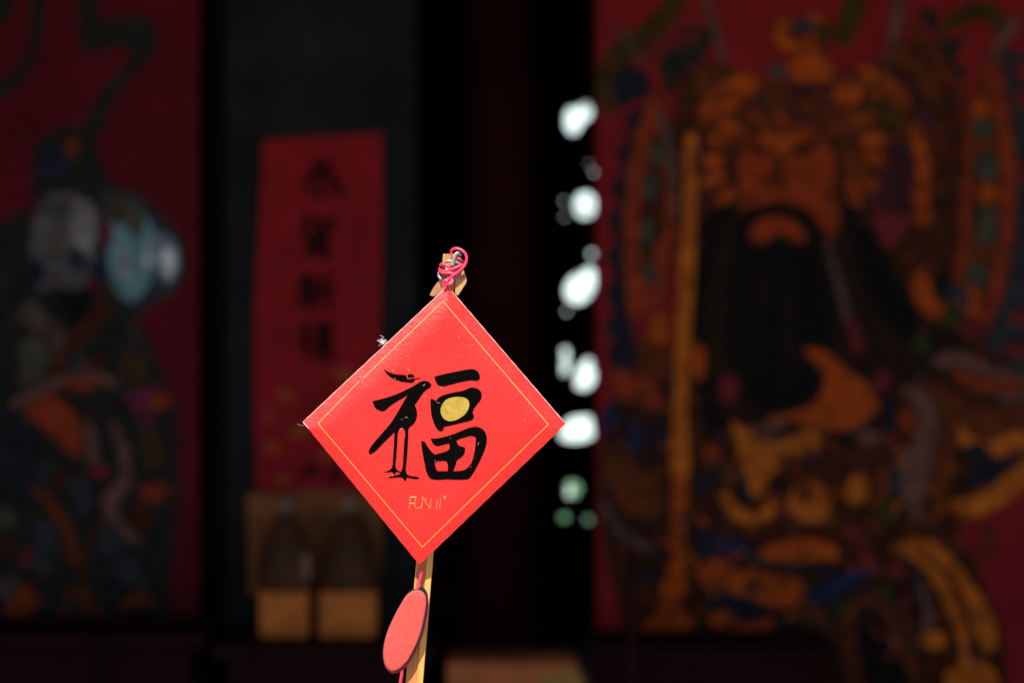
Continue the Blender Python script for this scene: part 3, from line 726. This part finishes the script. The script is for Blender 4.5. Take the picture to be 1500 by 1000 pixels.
yel = [q for q, k in zip(F, FM) if k in (0, 3, 4)]; bro = [q for q, k in zip(F, FM) if k not in (0, 3, 4)]
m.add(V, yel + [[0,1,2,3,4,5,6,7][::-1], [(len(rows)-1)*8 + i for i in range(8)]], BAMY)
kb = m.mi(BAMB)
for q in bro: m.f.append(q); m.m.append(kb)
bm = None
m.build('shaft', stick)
# torn flap on the left and split sliver on the right at the bound top
m = MB(); m.slab([smooth_loop([(652,408),(644,411),(636,420),(629.5,432),(634,434),(643,430),(654,422)], 2)], lambda x, y: W(x, y, STY - .0015) + Vector((0, .00009 * (y - 420), 0)), .0012, mat('torn_bamboo_skin', (.55, .27, .17), .5, .3, 300)); m.build('torn_flap', stick)
m = MB(); m.slab([smooth_loop([(668,398),(679,396),(683.5,412),(678,422),(671,433),(667,431)], 2)], lambda x, y: W(x, y, STY - .001), .0035, mat('split_bamboo', (.50, .29, .12), .55, .3, 400, .4, 700, stretch=(1, 1, .1), col2=(.36, .17, .06))); m.build('split_sliver', stick)
tag(stick, 'slender split bamboo stick that carries the red card', 'stick')
pot = empty('plant_pot', (base.x, base.y, 0)); tag(pot, 'clay pot holding the foot of the bamboo stick', 'pot')
m = MB(); m.lathe([(.07, 0), (.10, .15), (.112, .155), (.112, .18), (.10, .18), (.09, .13), (.02, .128)], (base.x, base.y, 0), mat('terracotta', (.35, .13, .07), .8, .2, 20)); m.build('pot_body', pot, True)
m = MB(); m.lathe([(.092, .127), (.094, .15), (.06, .158), (.005, .16)], (base.x, base.y, 0), mat('soil', (.05, .035, .025), .95, .3, 60, .5, 100)); m.build('soil', pot, True)

# card: a padded square of red paper
T, RO = .0032, .0130
CT, CR_, CB, CL = (655.5, 419), (829, 620.5), (614.5, 826), (444, 617.5)
def card_xy(u, v):
    a = Vector(CT).lerp(Vector(CR_), u); b = Vector(CL).lerp(Vector(CB), u); p = a.lerp(b, v)
    # edges bow inward by a hair, corners stay pointed
    c = Vector((636, 621)); k = 0.006 * (max(0, 1 - min(u, v, 1-u, 1-v) / .25)) * math.sin(math.pi * u) ** .5 * 0 
    return p
eU, eV = (Vector(CR_) - Vector(CT)).length * K * CARD_Y, (Vector(CL) - Vector(CT)).length * K * CARD_Y
def card_h(u, v):
    roll = 1.0      # the two upper edges are rolled over further than the two lower ones
    for d, drop in ((u * eU, 1.0), (v * eV, 1.0), ((1-u) * eU, .42), ((1-v) * eV, .42)):
        roll = min(roll, 1 - drop * (1 - min(1, d / RO)) ** 1.8)
    soft = .00055 * math.sin(math.pi * u) * math.sin(math.pi * v)
    wav = .00012 * math.sin(9*u + 4*v + 1) + .0001 * math.sin(13*v - 5*u)
    return T * (.10 + .90 * roll) + (soft + wav) * roll
def solve_uv(px, py):
    p = Vector((px, py)); u = v = .5
    for _ in range(12):
        q = card_xy(u, v) - p; e = 1e-3
        du = (card_xy(u+e, v) - card_xy(u, v)) / e; dv = (card_xy(u, v+e) - card_xy(u, v)) / e
        det = du.x * dv.y - du.y * dv.x
        u -= (q.x * dv.y - q.y * dv.x) / det; v -= (du.x * q.y - du.y * q.x) / det
    return u, v
def on_card(px, py, off=0.0):
    u, v = solve_uv(px, py); p = W(px, py, CARD_Y); p.y = CARD_Y - card_h(min(1, max(0, u)), min(1, max(0, v))) - off; return p
# card material
cm = bpy.data.materials.new('red_card_paper'); cm.use_nodes = True; t = cm.node_tree; bs = t.nodes['Principled BSDF']
tc = t.nodes.new('ShaderNodeTexCoord')
def nz(scale, detail, stretch=(1,1,1), rot=0.0, rough=.6):
    mp = t.nodes.new('ShaderNodeMapping'); mp.vector_type = 'TEXTURE' if False else 'POINT'
    rt = t.nodes.new('ShaderNodeVectorRotate'); rt.rotation_type = 'Y_AXIS'; rt.inputs['Angle'].default_value = rot
    t.links.new(tc.outputs['Object'], rt.inputs['Vector']); t.links.new(rt.outputs[0], mp.inputs[0])
    mp.inputs['Scale'].default_value = stretch
    n = t.nodes.new('ShaderNodeTexNoise'); n.inputs['Scale'].default_value = scale; n.inputs['Detail'].default_value = detail; n.inputs['Roughness'].default_value = rough
    t.links.new(mp.outputs[0], n.inputs['Vector']); return n
n1 = nz(1500, 4, (1, 1, .38), R(56)); n2 = nz(38, 4)
ramp = t.nodes.new('ShaderNodeValToRGB'); ramp.color_ramp.elements[0].color = (.48, .002, .001, 1); ramp.color_ramp.elements[1].color = (.80, .008, .002, 1)
ramp.color_ramp.elements[0].position = .3; ramp.color_ramp.elements[1].position = .7
t.links.new(n1.outputs[0], ramp.inputs[0]); t.links.new(ramp.outputs[0], bs.inputs['Base Color'])
rr_ = t.nodes.new('ShaderNodeMapRange'); rr_.inputs['To Min'].default_value = .38; rr_.inputs['To Max'].default_value = .50
t.links.new(n2.outputs[0], rr_.inputs[0]); t.links.new(rr_.outputs[0], bs.inputs['Roughness'])
bp = t.nodes.new('ShaderNodeBump'); bp.inputs['Strength'].default_value = .9; bp.inputs['Distance'].default_value = .00022
t.links.new(n1.outputs[0], bp.inputs['Height'])
bp2 = t.nodes.new('ShaderNodeBump'); bp2.inputs['Strength'].default_value = .6; bp2.inputs['Distance'].default_value = .0012
t.links.new(n2.outputs[0], bp2.inputs['Height']); t.links.new(bp2.outputs[0], bp.inputs['Normal']); t.links.new(bp.outputs[0], bs.inputs['Normal'])
bs.inputs['Specular IOR Level'].default_value = .7; bs.inputs['Sheen Weight'].default_value = .0; bs.inputs['Sheen Roughness'].default_value = .5
card = empty('greeting_card', W(CB[0], CB[1], CARD_Y))
tag(card, 'padded red diamond card bearing a black bird character and gold border', 'card')
gr = sorted(set([round(x, 5) for x in [0, .002, .005, .009, .014, .02, .028, .037, .047, .058, .07, .083, .097, .112] + [.112 + .776 * i / 36 for i in range(37)]] + [round(1 - x, 5) for x in [0, .002, .005, .009, .014, .02, .028, .037, .047, .058, .07, .083, .097]]))
N = len(gr); vs, fs = [], []
for sgn in (1, -1):
    for v in gr:
        for u in gr:
            xy = card_xy(u, v); p = W(xy.x, xy.y, CARD_Y); h = card_h(u, v)
            p.y = CARD_Y - h if sgn > 0 else CARD_Y + h * .8
            vs.append(p)
for j in range(N - 1):
    for i in range(N - 1):
        a = j * N + i; q = [a, a + N, a + N + 1, a + 1]; fs.append(q); fs.append([N*N + k for k in q[::-1]])
for i in range(N - 1):
    for a, b in ((i, i+1), ((N-1)*N + i + 1, (N-1)*N + i), ((i+1)*N, i*N), (i*N + N-1, (i+1)*N + N-1)):
        fs.append([a, b, N*N + b, N*N + a])
m = MB(); m.add(vs, fs, cm); m.build('padded_body', card, True)
# paper folds at the four edges, rubbed pale
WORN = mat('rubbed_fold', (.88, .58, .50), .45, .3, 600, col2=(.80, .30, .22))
for a, b in ((CT, CR_), (CL, CT), (CL, CB), (CB, CR_)):
    m = MB(); n = 30; pts = []
    for i in range(n + 1):
        q = Vector(a).lerp(Vector(b), i / n); q += (Vector((636, 621)) - q).normalized() * .35
        p = W(q.x, q.y, CARD_Y); p.y = CARD_Y - .0003 - (.0013 if a == CL and b == CB or a == CB else 0) + .00006 * math.sin(i * 1.7); pts.append(p)
    m.tube(pts, [.00018 + .00006 * math.sin(i * 2.3) for i in range(n + 1)], WORN, 6); m.build('folded_edge', card, True)
# gold border line
GOLDL = mat('gold_foil_line', (.72, .40, .08), .4, .2, 400, metal=.35)
def strip(a, b, w=.95, off=.00010):
    a, b = Vector(a), Vector(b); q = (b - a).normalized(); q = Vector((-q.y, q.x)) * w / 2; n = 40; vs = []
    for i in range(n + 1):
        c = a.lerp(b, i / n)
        for s in (1, -1): vs.append(on_card(*(c + q * s), off))
    mb = MB(); mb.add(vs, [[2*i, 2*i+1, 2*i+3, 2*i+2] for i in range(n)], GOLDL)
    return mb.build('border_line', card)
bT, bL, bR, bB = (649, 441), (466.5, 619.5), (803, 621), (619, 800)
strip(bT, (532, 554)); strip((526, 558.5), bL); strip(bT, bR, 0.95, .00014); strip(bL, bB, 0.95, .00014); strip(bR, bB)
# the black bird character
GB = bpy.data.materials.new('gloss_black_print'); GB.use_nodes = True; t = GB.node_tree; bs = t.nodes['Principled BSDF']; tc = t.nodes.new('ShaderNodeTexCoord')
a = nz(2200, 2, (1, 1, 1)); rp = t.nodes.new('ShaderNodeValToRGB'); rp.color_ramp.elements[0].position = .72; rp.color_ramp.elements[1].position = .82
rp.color_ramp.elements[0].color = (.0022, .0018, .0018, 1); rp.color_ramp.elements[1].color = (.30, .24, .23, 1)
t.links.new(a.outputs[0], rp.inputs[0]); t.links.new(rp.outputs[0], bs.inputs['Base Color'])
bs.inputs['Roughness'].default_value = .3; bs.inputs['Specular IOR Level'].default_value = .015
g5 = lambda l: [(520 + x / 5, 520 + y / 5) for x, y in l]
def printed(name, loops, material, off=.00022, step=1.6, parent=card):
    """print on the card: outline tessellated, then cut on a fine grid so that it follows the padding"""
    ls = [smooth_loop(l, step) for l in loops]
    tri = tessellate_polygon([[Vector((x, -y, 0)) for x, y in l] for l in ls]); fl = [p for l in ls for p in l]
    bm = bmesh.new(); bv = [bm.verts.new((x, y, 0)) for x, y in fl]
    for tr_ in tri:
        try: bm.faces.new([bv[i] for i in tr_])
        except ValueError: pass
    xs, ys = [p[0] for p in fl], [p[1] for p in fl]
    for ax, lo, hi in ((0, min(xs), max(xs)), (1, min(ys), max(ys))):
        c = lo + 6
        while c < hi:
            co_ = (c, 0, 0) if ax == 0 else (0, c, 0); no = (1, 0, 0) if ax == 0 else (0, 1, 0)
            bmesh.ops.bisect_plane(bm, geom=bm.verts[:] + bm.edges[:] + bm.faces[:], plane_co=co_, plane_no=no); c += 6
    bmesh.ops.remove_doubles(bm, verts=bm.verts[:], dist=.02); bmesh.ops.dissolve_degenerate(bm, edges=bm.edges[:], dist=.01)
    for v in bm.verts: v.co = on_card(v.co.x, v.co.y, off)
    bmesh.ops.recalc_face_normals(bm, faces=bm.faces[:]); bm.normal_update()
    bm.faces.ensure_lookup_table()
    fl_ = [f for f in bm.faces if f.normal.y > 0]
    bmesh.ops.reverse_faces(bm, faces=fl_)
    bm.verts.index_update(); mb = MB(); mb.add([v.co.copy() for v in bm.verts], [[v.index for v in f.verts] for f in bm.faces], material); bm.free()
    return mb.build(name, parent, False)
printed('feather_stroke', [g5([(210,97),(245,120),(290,137),(345,143),(374,144),(384,166),(390,177),(430,177),(442,181),(426,198),(380,197),(330,190),(285,172),(240,140)])], GB)
printed('feather_stroke', [g5([(386,144),(415,137),(430,145),(440,160),(390,165)])], GB)
printed('feather_stroke', [g5([(388,173),(440,169),(493,160),(470,170),(440,176)])], GB)
bird = [(130,335),(200,318),(290,290),(370,255),(430,225),(470,200),(505,187),(540,193),(563,215),(555,232),(520,255),(490,290),(465,330),(440,362),(453,395),(457,440),(445,480),(425,508),(400,528),
 (393,600),(387,700),(380,780),(376,848),(388,870),(412,880),(468,891),(475,900),(440,902),(405,896),(381,892),(376,914),(366,918),(352,895),(310,890),(270,895),(242,893),(270,882),(310,873),(338,864),(318,850),(302,853),(298,866),(288,869),(276,853),(240,853),(202,851),(240,844),(262,832),(275,812),(280,760),(287,660),(291,562),
 (240,612),(190,662),(150,702),(110,725),(103,708),(112,680),(140,640),(200,570),(260,500),(300,440),(340,370),(370,320),(392,290),(330,325),(260,370),(210,408),(180,402),(155,388),(140,360)]
bhole = [(323,548),(336,530),(352,530),(365,546),(362,640),(356,740),(350,822),(340,850),(312,836),(301,812),(306,740),(313,640)]
printed('bird_stroke', [g5(bird), g5(bhole)], GB)
printed('bar_stroke', [g5([(582,157),(650,138),(750,118),(830,103),(870,102),(900,120),(915,150),(912,175),(900,185),(850,183),(780,195),(700,215),(645,227),(615,220),(595,195)])], GB)
printed('mouth_stroke', [g5([(555,318),(580,322),(595,335),(610,312),(650,290),(720,272),(790,258),(815,250),(840,237),(870,236),(900,245),(925,270),(930,300),(918,330),(890,365),(868,400),(865,425),(873,440),(868,462),(850,475),(790,490),(720,508),(652,522),(648,545),(635,553),(610,545),(585,505),(565,450),(556,390)])], GB)
printed('field_stroke', [g5([(557,606),(600,606),(680,588),(760,560),(830,532),(880,522),(920,530),(950,555),(966,600),(960,660),(930,740),(890,820),(860,870),(835,900),(800,907),(680,905),(570,905),(550,895),(525,850),(510,780),(497,710),(488,640),(490,625),(510,630),(530,660),(560,700),(585,724),(640,710),(680,695),(692,685),(690,642),(650,652),(605,662),(580,652),(565,630)]),
 g5([(745,620),(800,600),(870,590),(886,600),(882,660),(870,730),(850,790),(820,825),(790,840),(720,845),(735,810),(750,765),(780,745),(800,720),(808,690),(805,672),(790,667),(770,662),(755,650)]),
 g5([(585,785),(600,777),(670,775),(678,785),(680,845),(604,845),(592,815)])], GB)
GOLD = mat('gold_foil', (.42, .28, .04), .42, .25, 220, .3, 500, metal=.25)
printed('gold_disc', [g5([(628,405),(640,360),(670,325),(720,307),(770,304),(815,315),(836,340),(836,375),(815,420),(775,455),(725,477),(685,479),(650,460)])], GOLD, .0004)
# small gold lettering
c3 = lambda x, y: (540 + x / 6.25, 690 + y / 6.25)
m = MB(); GT = mat('gold_lettering', (.72, .36, .07), .45, metal=.2)
letters = [[(386,228),(372,340)],[(386,230),(440,230)],[(380,288),(418,290)],[(438,222),(426,295),(428,318),(445,331),(468,329),(484,312),(490,290)],[(498,222),(486,340)],[(498,232),(563,334)],[(574,240),(564,336)],[(632,250),(621,338)],[(661,250),(650,338)],[(687,236),(690,228),(698,224),(707,228),(710,236),(706,245),(698,248),(690,244),(687,236)]]
for l in letters:
    pts = smooth_loop([c3(*p) for p in l], 1.5, closed=False, corner=80)
    m.tube([on_card(x, y, .00008) for x, y in pts], .00013, GT, 5)
m.tube([on_card(*c3(698, 231), .00008), on_card(*c3(698, 241), .00008)], .00015, GT, 5)
m.build('lettering', card)
# lint lying on the card
LINT = mat('white_lint', (.75, .72, .70), .8)
m = MB()
for i in range(30):
    for _ in range(20):
        px, py = random.uniform(480, 800), random.uniform(470, 800); u, v = solve_uv(px, py)
        if .08 < u < .92 and .08 < v < .92: break
    if i < 12: px, py = random.gauss(600, 22), random.gauss(560, 30)
    L = random.uniform(1.2, 6); a0 = random.uniform(0, 6.28); cu = random.uniform(-.5, .5); pts = []
    for k in range(5):
        pts.append(on_card(px, py, .00034)); px += L / 4 * math.cos(a0); py += L / 4 * math.sin(a0); a0 += cu
    m.tube(pts, random.uniform(.000025, .00005), LINT, 4)
tag(m.build('lint_fibre', card), kind='stuff')
m = MB()
random.seed(3)
base_p = on_card(561, 503, 0)
for i in range(26):
    p = W(560 + random.uniform(-1.5, 3.5), 503 - random.uniform(-1.5, 1), CARD_Y - .0005); pts = [p]
    d = Vector((random.uniform(-.7, .8), random.uniform(-.5, .5), random.uniform(.2, 1))).normalized()
    for k in range(5):
        d = (d + Vector((random.uniform(-.6,.6), random.uniform(-.4,.4), random.uniform(-.6,.6)))).normalized(); pts.append(pts[-1] + d * random.uniform(.0003, .0008))
    m.tube(cr3(pts, 3), .00006, LINT, 4)
m.tube(cr3([W(560.5, 502, CARD_Y - .001), W(559, 498, CARD_Y), W(562, 494, CARD_Y), W(560, 492.5, CARD_Y), W(556.5, 491, CARD_Y)]), .00007, LINT, 4)
tag(m.build('lint_tuft'), 'tiny tuft of white lint caught on the edge of the red card', 'lint')
m = MB(); m.tube(cr3([W(448, 622, CARD_Y - .0005), W(444, 622.6, CARD_Y), W(440, 622.3, CARD_Y), W(435.5, 621, CARD_Y + .001)]), .00007, mat('grey_hair', (.35, .33, .33), .6), 4)
tag(m.build('loose_hair'), 'fine grey hair sticking out from the corner of the red card', 'hair')

# cords binding the card to the stick
CORD = mat('pink_cord', (.72, .035, .085), .42, .2, 900, .4, 1600, stretch=(1, 1, 1))
WIRE = mat('grey_wire', (.27, .265, .26), .35, .15, 500, metal=.3)
c2 = lambda x, y, d=0.0: W(610 + x / 10, 350 + y / 10, STY - (d if d < 5 else 5 + (d - 5) * .6) / 1000)
cord = empty('pink_cord', c2(440, 690, 9)); tag(cord, 'pink elastic cord wound and knotted round the top of the stick', 'cord')
rc = .00074
m = MB(); m.tube(cr3([c2(690,345,2), c2(640,300,5), c2(560,262,4.5), c2(512,205,4), c2(530,155,5), c2(590,140,6.5), c2(660,165,7.5), c2(715,215,8), c2(735,290,8), c2(715,370,8.4), c2(660,440,8.8), c2(590,500,9), c2(520,550,9), c2(480,590,8.6)], 8), rc, CORD, 10); m.build('loop', cord, True)
def wind(pts): 
    m = MB(); m.tube(cr3(pts, 8), rc, CORD, 10); m.build('winding', cord, True)
wind([c2(700,370,-1), c2(660,385,5.5), c2(570,425,7.4), c2(470,460,7.2), c2(400,470,6), c2(345,452,3), c2(350,425,1), c2(395,425,-2)])
wind([c2(350,450,1.5), c2(345,475,4), c2(400,500,6.6), c2(490,500,7.6), c2(560,515,7.4), c2(640,540,6.2), c2(700,560,3.5), c2(715,585,.5)])
wind([c2(420,395,-3), c2(355,392,2), c2(370,372,4.2), c2(440,385,6), c2(500,415,6.4), c2(560,430,5.8), c2(640,450,4.6), c2(690,480,1)])
wind([c2(372,520,1), c2(410,495,4.6), c2(470,520,5.2), c2(455,560,6)])
m = MB()
m.tube(cr3([c2(480,590,8.6), c2(430,605,9.6), c2(398,632,9.2), c2(415,660,8.6), c2(470,650,9.8), c2(520,625,9.6), c2(518,595,8.8), c2(470,585,9), c2(445,620,10.6), c2(440,660,10), c2(425,700,9.5), c2(428,730,9.3)], 8), rc, CORD, 10)
m.tube(cr3([c2(520,600,9), c2(525,640,9.8), c2(480,665,10.2), c2(410,672,9), c2(395,650,8.4)], 8), rc, CORD, 10); m.build('knot', cord, True)
wire = empty('wire_tie', c2(600, 400, 6)); tag(wire, 'grey wire twisted round the stick beneath the pink cord', 'wire')
rw = .0008
m = MB(); m.tube(cr3([c2(520,395,7.6), c2(535,330,7), c2(560,255,6.6), c2(590,215,6.2), c2(628,212,5), c2(640,240,3.5)], 8), rw * 1.25, WIRE, 10); m.build('hook', wire, True)
m = MB(); m.tube(cr3([c2(375,385,1), c2(400,350,4.2), c2(455,325,5.6), c2(520,325,5.8), c2(590,345,5.4), c2(650,375,3.8), c2(690,410,0)], 8), rw, WIRE, 10); m.build('wire_turn', wire, True)
m = MB(); m.tube(cr3([c2(330,500,0), c2(332,545,3.4), c2(360,590,4.2), c2(375,600,3)], 8), rw, WIRE, 10); m.build('wire_turn', wire, True)
m = MB(); m.tube(cr3([c2(430,450,5), c2(520,465,5.6), c2(620,490,4.6), c2(690,500,1)], 8), rw, WIRE, 10); m.build('wire_turn', wire, True)
m = MB(); m.tube(cr3([c2(520,560,5), c2(600,575,4.8), c2(670,590,3), c2(712,600,0)], 8), rw, WIRE, 10); m.build('wire_turn', wire, True)

# oval pendant below the card
c4 = lambda x, y: (540 + x / 6.25, 840 + y / 6.25)
pend = empty('oval_pendant', W(577, 985, CARD_Y)); tag(pend, 'salmon felt oval pendant with navy rim hanging before the stick', 'pendant')
FELT = mat('salmon_felt', (.57, .068, .056), .9, .18, 500, .6, 1500, sheen=.08, spec=.2)
NAVY = mat('navy_card_edge', (.012, .012, .02), .5, spec=.2); REDB = mat('red_card_backing', (.55, .02, .03), .5)
face = smooth_loop([c4(*p) for p in [(430,145),(480,152),(515,185),(527,240),(524,310),(510,395),(470,560),(410,700),(340,815),(270,875),(205,888),(162,850),(138,765),(141,660),(170,540),(220,420),(300,270),(360,182)]], 2)
rim = smooth_loop([c4(*p) for p in [(405,131),(428,141),(490,113),(522,145),(540,205),(542,280),(526,390),(486,562),(424,706),(350,824),(278,884),(205,898),(155,856),(131,768),(134,655),(164,535),(215,412),(296,262),(352,178)]], 2, corner=50)
back = [(x + 1.0, y + 2.0) for x, y in rim]
def lift(Y): return lambda x, y: W(x, y, CARD_Y) + Vector((0, Y, 0))
def pillow(name, loop, y0, dome, material):
    cx, cy = sum(p[0] for p in loop) / len(loop), sum(p[1] for p in loop) / len(loop); vs, fs = [], []; n = len(loop)
    rings = [(1.0, 0), (.995, .35), (.98, .6), (.95, .8), (.88, .92), (.7, .98), (.4, 1.0)]
    for s, h in rings:
        for x, y in loop: vs.append(W(cx + (x-cx)*s, cy + (y-cy)*s, CARD_Y) + Vector((0, y0 - dome*h, 0)))
    vs.append(W(cx, cy, CARD_Y) + Vector((0, y0 - dome, 0)))
    for r_ in range(len(rings) - 1):
        for i in range(n): fs.append([r_*n + i, r_*n + (i+1) % n, (r_+1)*n + (i+1) % n, (r_+1)*n + i])
    for i in range(n): fs.append([(len(rings)-1)*n + i, (len(rings)-1)*n + (i+1) % n, len(vs) - 1])
    mb = MB(); mb.add(vs, fs, material)
    o = mb.build(name, pend, True); return o
PYO = .0008
m = MB(); m.slab([back], lift(PYO + .0012), .0024, REDB); m.build('backing', pend)
m = MB(); m.slab([rim], lift(PYO - .0013), .0010, NAVY); m.build('rim', pend)
pillow('felt_face', face, PYO - .00225, .0011, FELT)
m = MB(); m.tube(cr3([W(616, 824, CARD_Y + .001), W(617, 838, CARD_Y + .001), W(614, 852, CARD_Y + .0006), W(611, 864, CARD_Y - .0002)], 6), .00075, CORD, 8); m.build('hanging_cord', pend, True)
m = MB(); m.tube(cr3([W(589, 978, CARD_Y - .0002), W(588, 990, CARD_Y), W(586, 1004, CARD_Y + .001), W(583, 1040, CARD_Y + .001), W(581, 1100, CARD_Y)], 6), .00085, CORD, 8); m.build('hanging_cord', pend, True)
